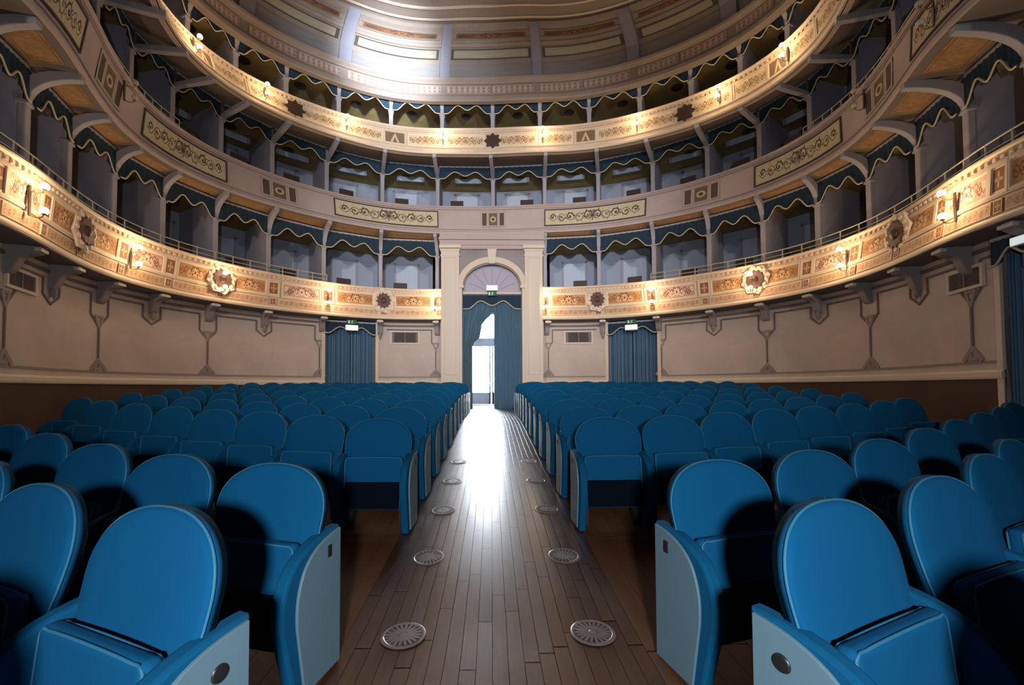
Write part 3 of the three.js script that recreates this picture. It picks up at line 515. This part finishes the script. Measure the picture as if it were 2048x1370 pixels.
    if (med(i)) {
      const md = new THREE.Group(); md.name = 'medallion'; o.add(md); put(md, frame(rf, s * COL[i], h0 + 0.6, 0.02));
      const oct = (r, n, r2) => { const p = []; for (let q = 0; q < n; q++) { const a = q / n * 2 * Math.PI + Math.PI / n, rad = q % 2 && r2 ? r2 : r; p.push([rad * Math.cos(a), rad * Math.sin(a) * 1.12]); } return p; };
      part('cartouche', extr(oct(0.36, 16, 0.31), 0.03, 0.01), M.cream, md);
      for (let q = 0; q < 12; q++) part('petal', new THREE.SphereGeometry(0.05, 8, 6).scale(1, 1, 0.5).translate(0.27 * Math.cos(q * Math.PI / 6), 0.3 * Math.sin(q * Math.PI / 6), 0.045), M.rail, md);
      part('rosette', extr(oct(0.22, 24, 0.18), 0.03, 0.012).translate(0, 0, 0.03), M.bust, md);
      part('boss', new THREE.SphereGeometry(0.085, 12, 8).scale(1, 1.2, 0.6).translate(0, 0, 0.07), M.bronze, md);
    }
  }
  if (k === 2) {
    for (const s of [-1, 1]) for (const i of [1, 5, 9]) { const a = s * COL[i], b = s * COL[Math.min(12, i + 2)], lo = Math.min(a, b) + 0.7, hi = Math.max(a, b) - 0.7; pane('scroll_panel', paintScroll, lo, hi, h0 + 0.26, h1 - 0.22, -0.012, M.frameDark); }
    for (const i of [-8, -4, 0, 4, 8]) { const t = ca(i); pane('motif_panel', paintMotif, t - 3.7, t + 3.7, h0 + 0.25, h1 - 0.2, -0.016); }
  }
  if (k === 3) for (const s of [-1, 1]) for (let i = 0; i <= 9; i++) {
    const a = s * COL[i], b = s * COL[i + 1], lo = Math.min(a, b), hi = Math.max(a, b), w = hi - lo, in0 = i % 4 === 2 ? 0.26 : i % 4 === 0 ? 0.16 : 0.04, in1 = (i + 1) % 4 === 2 ? 0.26 : (i + 1) % 4 === 0 ? 0.16 : 0.04;
    pane('scroll_panel', paintCream, lo + w * (s > 0 ? in0 : in1), hi - w * (s > 0 ? in1 : in0), h0 + 0.25, h1 - 0.23, -0.014, M.rail);
    if (i % 4 === 2) pane('figure_panel', paintFigure, s * COL[i] - 0.22 * w, s * COL[i] + 0.22 * w, h0 + 0.25, h1 - 0.22, -0.02, M.rail);
    if (i % 4 === 0 && !(i === 0 && s > 0)) { const md = part('star_boss', extr((() => { const p = []; for (let q = 0; q < 16; q++) { const r = q % 2 ? 0.16 : 0.23; p.push([r * 1.15 * Math.cos(q * Math.PI / 8), r * Math.sin(q * Math.PI / 8)]); } return p; })(), 0.04, 0.01), M.bronze, o); put(md, frame(rf, ca(s * i), (h0 + h1) / 2, 0.02)); }
  }
  // corbels under the lowest balcony
  if (k === 1) for (const s of [-1, 1]) for (let i = 1; i <= 10; i++) {
    const sh = new THREE.Shape(); sh.moveTo(0, 0); sh.lineTo(0.4, 0); sh.lineTo(0.4, -0.07); sh.bezierCurveTo(0.36, -0.12, 0.26, -0.1, 0.18, -0.18); sh.bezierCurveTo(0.13, -0.24, 0.13, -0.36, 0.06, -0.41); sh.lineTo(0, -0.44);
    const c = part('corbel', new THREE.ExtrudeGeometry(sh, { depth: 0.14, bevelEnabled: true, bevelSize: 0.012, bevelThickness: 0.012, bevelSegments: 1, curveSegments: 7 }).rotateY(-Math.PI / 2).translate(0.07, 0, 0), M.stucco, o);
    put(c, frame(wallR, s * COL[i], h0 - 0.03));
    part('corbel_cap', bx(0.2, 0.05, 0.08, 0, -0.04, 0.4), M.cream, c);
    if (i % 2 === 0) part('pendant', lathe([[0, -0.16], [0.035, -0.1], [0.06, 0], [0.03, 0.06], [0, 0.08]], 8).translate(0, -0.46, 0.05), M.stucco, c);
  }
}
// brass double rails on the box fronts of the lowest and the middle balcony
for (const k of [1, 2]) for (const s of [-1, 1]) {
  const T = TIER[k], R = (t) => T.t(t) + 0.1, a = s * COL[k === 1 ? 3 : 6], b = s * 112, o = thing('balcony_rail', 'thin double rail along the ' + SIDE(s) + ' side of the ' + LOWNAME[k] + ' balcony', 'railing', 'rails on the balcony fronts');
  const line = (y) => { const p = []; for (let i = 0; i <= 40; i++) p.push(XYZ(a + (b - a) * i / 40, R(a + (b - a) * i / 40), y)); return tube(p, 0.014, 120, 5); };
  part('top_rail', line(T.ht + 0.24), railMat, o); part('lower_rail', line(T.ht + 0.11), railMat, o);
  for (let i = 0; i <= 22; i++) { const t = a + (b - a) * i / 22; part('post', new THREE.CylinderGeometry(0.012, 0.016, 0.25, 6).translate(...XYZ(t, R(t), T.ht + 0.128)), railMat, o); }
}

// ---------------------------------------------------------------- entablature and coved ceiling above the top boxes
{
  const rf = front(3), A = -116, B = 116, c = structGroup('ceiling_cove'), taupe = std({ map: plasterTex('#8f7f74', ['#796a60', '#9f8f82'], [0.5, 0.5]) }), ribGrey = std({ color: '#84808a' });
  const slope = (a, b, p, q, th, n = 0) => { const dx = q[0] - p[0], dy = q[1] - p[1], L = Math.hypot(dx, dy), nx = -dy / L * th, ny = dx / L * th, sg = nx < 0 ? 1 : -1; return band(rf, [[p[0] + nx * sg, p[1] + ny * sg], [q[0] + nx * sg, q[1] + ny * sg], q, p], a, b, n, { unit: true }); };
  part('architrave', band(rf, [[0.13, 10.27], [-0.02, 10.27], [-0.05, 10.32], [-0.05, 10.42], [-0.02, 10.46], [0.02, 10.48], [0.13, 10.48]], A, B), taupe, c);
  part('frieze', band(rf, box2(0.02, 0.13, 10.48, 10.82), A, B), taupe, c);
  part('cornice', band(rf, [[0.3, 10.82], [-0.02, 10.82], [-0.05, 10.86], [-0.11, 10.9], [-0.13, 10.96], [-0.02, 10.99], [0.3, 10.99]], A, B), taupe, c);
  part('cove', band(rf, [[0.02, 10.97], [-0.05, 11.43], [-0.1, 11.55], [-0.25, 11.75], [-0.4, 11.93], [-0.55, 12.04], [-0.65, 12.2], [-0.9, 12.24], [-1.5, 12.32], [-1.5, 12.45], [0.4, 12.45], [0.4, 10.97]], A, B), taupe, c);
  part('ring_moulding', merge([band(rf, [[-0.56, 12.05], [-0.66, 12.09], [-0.73, 12.15], [-0.7, 12.22], [-0.6, 12.22]], A, B), band(rf, [[-0.24, 11.77], [-0.31, 11.78], [-0.36, 11.84], [-0.33, 11.88]], A, B)]), taupe, c);
  part('ring_frieze', slope(A, B, [-0.88, 12.235], [-1.15, 12.275], 0.02), taupe, c);
  part('ring_bead', merge([band(rf, [[-1.15, 12.29], [-1.15, 12.23], [-1.2, 12.23], [-1.2, 12.29]], A, B), band(rf, [[-0.8, 12.24], [-0.8, 12.19], [-0.85, 12.19], [-0.85, 12.24]], A, B)]), M.rail, c);
  part('ceiling_field', (() => { const sh = []; for (let t = -116; t <= 116; t += 4) { const r = rf(t, 12) - 1.3; sh.push([X0 + r * Math.sin(t * D), -(ZC - r * Math.cos(t * D))]); } return extr(sh, 0.1).rotateX(-Math.PI / 2).translate(0, 12.33, 0); })(), taupe, c);
  const odd = [-11, -9, -7, -5, -3, -1, 1, 3, 5, 7, 9, 11];
  for (const i of odd) {
    const t = ca(i), w = 1.5;
    part('rib', band(rf, [[-0.08, 11.0], [-0.13, 11.41], [-0.19, 11.54], [-0.34, 11.73], [-0.5, 11.9], [-0.64, 12.01], [-0.74, 12.12], [-0.6, 12.2], [-0.2, 11.85], [0, 11.0]], t - w, t + w, 2), ribGrey, c);
  }
  for (let j = 0; j + 1 < odd.length; j++) {
    const a = ca(odd[j]) + 2.2, b = ca(odd[j + 1]) - 2.2, fr = 0.02;
    part('attic_panel', slope(a - 0.4, b + 0.4, [0.0, 11.02], [-0.045, 11.4], 0.02), paintAttic, c);
    const p = part('coffer_panel', slope(a + 0.6, b - 0.6, [-0.115, 11.57], [-0.235, 11.73], 0.02), paintCoffer, c);
    part('coffer_frame', merge([slope(a - 0.2, b + 0.2, [-0.1, 11.55], [-0.115, 11.57], 0.035), slope(a - 0.2, b + 0.2, [-0.235, 11.73], [-0.25, 11.75], 0.035), slope(a - 0.2, a + 0.5, [-0.1, 11.55], [-0.25, 11.75], 0.035, 1), slope(b - 0.5, b + 0.2, [-0.1, 11.55], [-0.25, 11.75], 0.035, 1)]), M.frameDark, p);
    const q = part('ornament_panel', slope(a + 0.6, b - 0.6, [-0.42, 11.945], [-0.53, 12.025], 0.015), paintBrown, c);
    part('ornament_frame', merge([slope(a, b, [-0.4, 11.93], [-0.415, 11.942], 0.03), slope(a, b, [-0.535, 12.03], [-0.55, 12.04], 0.03)]), taupe, q);
    for (const [u, v] of [[0, 0.5], [0.5, 1]]) part('frieze_panel', slab(rf, a - 1.6 + (b - a + 3.2) * u + 0.3, a - 1.6 + (b - a + 3.2) * v - 0.3, 0.0, 10.52, 10.79, 0.03), paintFrieze, c);
  }
}

// ---------------------------------------------------------------- lamps
function sconce(m, label, group, gap, lit) {
  const o = thing('wall_lamp', label, 'lamp', group); put(o, m);
  part('back_plate', extr([[-0.014, -gap / 2 - 0.08], [0.014, -gap / 2 - 0.08], [0.024, 0], [0.014, gap / 2], [-0.014, gap / 2], [-0.024, 0]], 0.012, 0.004), M.bronze, o);
  for (const s of [1, -1]) {
    const y = s * gap / 2;
    part('arm', tube([[0, y - 0.07, 0.01], [0, y - 0.1, 0.07], [0, y - 0.09, 0.14], [0, y - 0.05, 0.17]], 0.01, 14, 6), M.brass, o);
    part('cup', lathe([[0.012, -0.06], [0.03, -0.045], [0.034, -0.03], [0.02, -0.028]], 12).translate(0, y, 0.17), M.brass, o);
    part('globe', new THREE.SphereGeometry(0.055, 14, 10).translate(0, y + 0.01, 0.17), lit ? M.bulb : M.glassOff, o);
    if (lit) { const l = new THREE.PointLight(new THREE.Color(1, 0.66, 0.34), lit, 0, 2); l.position.set(0, y + 0.01, 0.17); l.castShadow = true; l.shadow.radius = 3; l.name = 'lamp_light'; o.add(l); }
  }
}
const sideName = (t) => t < 0 ? 'left' : 'right';
for (const [t, n] of [[-101.5, 5], [-80, 4], [-64, 3], [-43, 2], [-16.6, 1], [15.9, 1], [43.2, 2], [63.6, 3], [80, 4], [100.4, 5]])
  sconce(frame(front(1), t, 4.11, 0.05), 'lit brass double lamp on the lowest balcony, ' + ORD[n] + ' to the ' + sideName(t) + ' of the arch', 'lit lamps on the lowest balcony', 0.36, LIGHT.lamp);
for (const [t, n] of [[-75, 4], [-60.5, 3], [-42.5, 2], [-15.8, 1], [16.9, 1], [43.5, 2], [61.5, 3], [75, 4]])
  sconce(frame(front(3), t, 9.1, 0.04), 'lit brass double lamp on the top balcony, ' + ORD[n] + ' to the ' + sideName(t) + ' of the middle', 'lit lamps on the top balcony', 0.24, LIGHT.lampTop);
for (const t of [-86, 86]) sconce(frame(front(2), t, 7.1, 0.03), 'unlit white double globe lamp on the ' + sideName(t) + ' of the middle balcony', 'unlit lamps on the middle balcony', 0.3, 0);
sconce(frame(front(2), 103, 6.95, 0.03), 'unlit white globe lamp at the top right corner on the middle balcony', 'unlit lamps on the middle balcony', 0.3, 0);

// unseen lamps behind the viewer, placed to light walls, boxes, seats and ceiling cove
function unseenLight(pos, target, color, I, ang, label, pen = 0.8, r = 0.16, soft = 14) {
  const o = thing('unseen_light', label, 'stage light'); o.position.set(...pos); o.lookAt(...target);
  part('housing', lathe([[0.001, -0.34], [r * 0.7, -0.32], [r * 0.95, -0.16], [r + 0.02, 0], [r + 0.03, 0.04], [r + 0.005, 0.04], [r, 0]], 20).rotateX(Math.PI / 2), M.black, o);
  part('yoke', new THREE.TorusGeometry(r + 0.06, 0.014, 6, 18, Math.PI).translate(0, 0, -0.14), M.black, o);
  part('lens', new THREE.CylinderGeometry(r, r, 0.01, 20).rotateX(Math.PI / 2).translate(0, 0, 0.012), std({ color: '#ffffff', emissive: color, emissiveIntensity: 3 }), o);
  const l = new THREE.SpotLight(color, I, 0, ang, pen, 2); l.position.set(0, 0, 0.06); l.target.position.set(0, 0, 5); l.castShadow = true; l.shadow.radius = soft; l.name = 'unseen_beam'; o.add(l); o.add(l.target); l.target.name = 'beam_target';
}
const cool = new THREE.Color(0.86, 0.92, 1), blue = new THREE.Color(0.72, 0.86, 1), neutral = new THREE.Color(1, 0.94, 0.9);
unseenLight([-3.4, 6.6, 4.4], [-1, 3.6, -14], neutral, LIGHT.wall, 0.52, 'unseen black floodlight high on the left behind the viewer, placed to light the walls', 0.7);
unseenLight([3.4, 6.6, 4.4], [1, 3.6, -14], neutral, LIGHT.wall, 0.52, 'unseen black floodlight high on the right behind the viewer, placed to light the walls', 0.7);  // this pair is out of view, placed to brighten the walls
unseenLight([0, 3.2, 4.6], [0, 6.1, -14], cool, LIGHT.up, 0.37, 'unseen black floodlight behind the viewer, placed to light the middle balcony and the boxes', 0.7);  // out of view, placed to brighten the boxes and the middle balcony
unseenLight([0.05, 1.6, 1.2], [0, 1.25, -13], cool, LIGHT.main, 1.3, 'unseen large black floodlight low behind the viewer, placed to light the seats', 0.6, 0.2, 5);  // out of view, placed low to light the seats and throw their shadows
unseenLight([1.6, 5.2, 3.0], [-2.85, 11.0, -12.0], blue, LIGHT.patch, 0.11, 'unseen black spotlight behind the viewer, placed to light a patch of the ceiling cove', 1);
unseenLight([2.1, 5.2, 3.0], [-2.7, 10.9, -12.0], blue, LIGHT.patch * 0.14, 0.22, 'unseen wider black spotlight behind the viewer, placed to light the ceiling cove', 1);  // both spotlights are out of view, placed to make the bright cove patch

// ---------------------------------------------------------------- seats
const seatGeo = (() => {
  const bend = (g, f) => { const p = g.attributes.position; for (let i = 0; i < p.count; i++) { const q = f(p.getX(i), p.getY(i), p.getZ(i)); p.setXYZ(i, ...q); } g.computeVertexNormals(); return g; };
  const lean = (x, y, z) => [x, y, z - 0.05 - 0.20 * (y - 0.4) + 0.25 * x * x + 0.5 * Math.max(0, 0.66 - y) ** 2];
  const outline = (w, y0, y1) => { const p = [], sh = y0 + (y1 - y0) * 0.66; for (let i = 0; i <= 6; i++) p.push([-w * (0.9 + 0.1 * i / 6), y0 + (sh - y0) * i / 6]); for (let i = 1; i < 24; i++) { const a = Math.PI - Math.PI * i / 24, c = Math.cos(a), s = Math.sin(a), n = 2.25; p.push([w * Math.sign(c) * Math.abs(c) ** (2 / n), sh + (y1 - sh) * s ** (2 / n)]); } for (let i = 6; i >= 0; i--) p.push([w * (0.9 + 0.1 * i / 6), y0 + (sh - y0) * i / 6]); return p; };
  // cushioned front: rings of the outline shrinking towards a domed middle
  function pad(w, y0, y1, th, dome) {
    const o = outline(w, y0, y1), cy = (y0 + y1) / 2, pos = [], idx = [], uv = [], n = o.length, rings = [[1.0, -th], [1.0, 0], [0.985, 0.012], [0.95, 0.02], [0.75, 0.02 + dome * 0.6], [0.45, 0.02 + dome * 0.92], [0.15, 0.02 + dome]];
    for (const [f, z] of rings) for (const [x, y] of o) { pos.push(x * f, cy + (y - cy) * f, z); uv.push(x * 3, y * 3); }
    pos.push(0, cy, 0.02 + dome); uv.push(0, cy * 3); pos.push(0, cy, -th); uv.push(0, cy * 3);
    for (let r = 0; r + 1 < rings.length; r++) for (let i = 0; i < n; i++) { const a = r * n + i, b = r * n + (i + 1) % n; idx.push(a, a + n, b, b, a + n, b + n); }
    const L = (rings.length - 1) * n; for (let i = 0; i < n; i++) { idx.push(L + i, rings.length * n, L + (i + 1) % n); idx.push(i, (i + 1) % n, rings.length * n + 1); }
    const g = new THREE.BufferGeometry(); g.setAttribute('position', new THREE.Float32BufferAttribute(pos, 3)); g.setAttribute('uv', new THREE.Float32BufferAttribute(uv, 2)); g.setIndex(idx); return g;
  }
  const back = bend(pad(0.266, 0.3, 0.845, 0.028, 0.02), lean);
  const pipe = bend(new THREE.TubeGeometry(new THREE.CatmullRomCurve3(outline(0.266, 0.3, 0.845).map(([x, y]) => new THREE.Vector3(x, y, 0.004)), false, 'catmullrom', 0.3), 60, 0.0042, 5), lean);
  const shell = bend(pad(0.25, 0.26, 0.825, 0.004, 0), (x, y, z) => lean(x, y, -z - 0.026));
  const seat = rbx(0.45, 0.4, 0.055, 0.024, 0, 0.2, 0).rotateX(-0.1).translate(0, 0.165, 0.055);
  const under = merge([rbx(0.42, 0.2, 0.02, 0.009, 0, 0.11, 0.034)]).rotateX(-0.1).translate(0, 0.165, 0.055);
  const seatPipe = tube([[-0.218, 0.1, 0.02], [-0.218, 0.37, 0.022], [-0.18, 0.39, 0.022], [0, 0.394, 0.022], [0.18, 0.39, 0.022], [0.218, 0.37, 0.022], [0.218, 0.1, 0.02]], 0.0045, 40, 5).rotateX(-0.1).translate(0, 0.165, 0.055), seatPipe2 = tube([[-0.218, 0.1, -0.02], [-0.218, 0.37, -0.022], [-0.18, 0.39, -0.022], [0, 0.394, -0.022], [0.18, 0.39, -0.022], [0.218, 0.37, -0.022], [0.218, 0.1, -0.02]], 0.0045, 40, 5).rotateX(-0.1).translate(0, 0.165, 0.055);
  const sideShape = (g) => { const s = new THREE.Shape(); s.moveTo(-0.17 + g, 0.0 + g); s.lineTo(-0.17 + g, 0.585 - g); s.bezierCurveTo(-0.02, 0.585 - g, 0.1, 0.55 - g, 0.15 - g, 0.46); s.bezierCurveTo(0.18 - g, 0.4, 0.185 - g, 0.34, 0.17 - g, 0.28); s.lineTo(0.1 - g, 0.0 + g); return s; };
  const arm = extr(sideShape(0.012), 0.03, 0.012).rotateY(-Math.PI / 2).translate(0.015, 0, 0);
  const bs = new THREE.Shape(); bs.moveTo(-0.155, 0.02); bs.lineTo(-0.155, 0.575); bs.bezierCurveTo(-0.06, 0.57, 0.03, 0.545, 0.075, 0.47); bs.bezierCurveTo(0.11, 0.4, 0.11, 0.34, 0.105, 0.28); bs.lineTo(0.06, 0.02);
  const board1 = extr(bs, 0.008, 0.002).rotateY(-Math.PI / 2);
  const foot = merge([rbx(0.5, 0.03, 0.05, 0.01, 0, 0.19, -0.05), bx(0.04, 0.2, 0.05, -0.2, 0.1, -0.05), bx(0.04, 0.2, 0.05, 0.2, 0.1, -0.05)]);
  return { back, pipe, shell, seat, under, seatPipe, seatPipe2, arm, board1, foot };
})();
function makeSeat(o, inner, outer, end) {   // inner: -1 or 1, the side with the aisle; end: the panel that closes the row
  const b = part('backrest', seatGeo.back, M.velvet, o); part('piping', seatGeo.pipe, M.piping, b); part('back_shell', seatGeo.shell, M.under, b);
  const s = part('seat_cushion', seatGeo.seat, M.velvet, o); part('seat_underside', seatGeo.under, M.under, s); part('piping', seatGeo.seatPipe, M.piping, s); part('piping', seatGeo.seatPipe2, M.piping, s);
  part('seat_frame', seatGeo.foot, M.black, o);
  const g = new THREE.Group(); g.name = 'outer_armrest'; g.position.set(-inner * 0.26, 0, 0); o.add(g); part('armrest_panel', seatGeo.arm, M.velvetArm, g);
  if (end) {
    const e = new THREE.Group(); e.name = 'aisle_armrest'; e.position.set(inner * 0.26, 0, 0); o.add(e);
    part('armrest_panel', seatGeo.arm, M.velvetArm, e);
    const bd = part('side_board', seatGeo.board1, M.sideBoard, e); bd.position.x = inner > 0 ? 0.037 : -0.027;
    const pl = part('number_plate', end === 'round' ? lathe([[0, 0.006], [0.017, 0.006], [0.021, 0.004], [0.023, 0]], 18).rotateZ(-Math.PI / 2) : rbx(0.008, 0.05, 0.026, 0.003), M.plate, e); pl.position.set(inner * 0.038, end === 'round' ? 0.49 : 0.505, -0.08);
    if (inner < 0 && end === 'round') pl.rotation.y = Math.PI;
  }
}
const seatProto = {};
function seat(x, z, yaw, side, end, label, group) {
  const key = side + '_' + (end || 'plain'); let o;
  if (!seatProto[key]) { o = seatProto[key] = thing('theatre_seat', label, 'seat', group); o.userData.base = 'theatre_seat'; makeSeat(o, -side, side, end); }
  else { o = copy(seatProto[key], label); o.userData.group = group; }
  o.position.set(X0 + x, floorY(-z), z); o.rotation.y = yaw; return o;
}
// each row as points of its backrests from the aisle outwards; yaw follows the row
const SHAPE = { 1: { x: [0.915, 1.48, 2.04, 2.64, 3.2, 3.78, 4.38, 5.0], z: [0, 0.08, 0.27, 0.5, 0.7, 0.92, 1.2, 1.55] }, '-1': { x: [0.935, 1.53, 2.13, 2.69, 3.29, 3.95, 4.65, 5.3], z: [0, 0.22, 0.48, 0.68, 0.96, 1.28, 1.66, 2.06] } };
const ROW0 = [[0.95, -1.2], [1.6, -1.5], [2.36, -1.98], [3.02, -2.4]], ROW1 = [[0.985, -1.88], [1.63, -2.15], [2.27, -2.44], [2.95, -2.81], [3.62, -3.2], [4.28, -3.58], [4.95, -3.98], [5.6, -4.4]];
const ROWF = [[1.1, -0.6], [1.8, -0.95], [2.5, -1.4]];  // row out of view in front, placed to shade the nearest seats
const rows = [];
for (const s of [-1, 1]) {
  rows.push([-1, s, ROWF.map(([x, z]) => [x * s, z])]); rows.push([0, s, ROW0.map(([x, z]) => [x * s, z])]); rows.push([1, s, ROW1.map(([x, z]) => [x * s, z])]);
  for (let r = 2; r <= 13; r++) { const zz = -3.42 - (r - 2) * 0.76, S = SHAPE[s]; rows.push([r, s, S.x.map((x, i) => [x * s, zz - S.z[i]])]); }
}
for (const [r, s, list] of rows) list.forEach(([x, z], i) => {
  const th = Math.atan2(x, -(z - ZC)) / D; if (r > 1 && (z < -6.5 ? Math.hypot(x, z - ZC) > wallR(th) - 1.0 : Math.abs(x) > 6.3)) return; if (r > 1 && z < -12.9) return;
  const p = list[Math.max(0, i - 1)], q = list[Math.min(list.length - 1, i + 1)], yaw = Math.atan2(-(q[1] - p[1]), (q[0] - p[0]) ) * (s > 0 ? 1 : 1) + (s < 0 ? Math.PI : 0);
  let y0 = yaw; while (y0 > Math.PI / 2) y0 -= Math.PI; while (y0 < -Math.PI / 2) y0 += Math.PI; let y = y0 * (r < 1 ? (i ? 0.72 : 0.92) : r > 1 ? [0.12, 0.4, 0.55][Math.min(i, 2)] : 0.6); while (y > Math.PI / 2) y -= Math.PI; while (y < -Math.PI / 2) y += Math.PI;
  const bxk = 0.12; // from backrest top to the seat's own origin
  seat(x + Math.sin(y) * bxk, z + Math.cos(y) * bxk, y, s, i === 0 ? (r === 0 ? 'round' : 'square') : null,
    'blue velvet tip-up seat, ' + (r < 0 ? 'unseen row' : r === 0 ? 'nearest row' : ORD[r + 1] + ' row back') + ' ' + SIDE(s) + ' of the aisle, ' + (i === 0 ? 'right beside the aisle' : ORD[i + 1] + ' from the aisle'), 'theatre seats in the ' + (r < 0 ? 'unseen front' : ORD[r + 1]) + ' row ' + SIDE(s) + ' of the aisle');
});
if (boxChair) delete boxChair.userData.base;
for (const k in seatProto) delete seatProto[k].userData.base;

renderer.render(scene, camera);
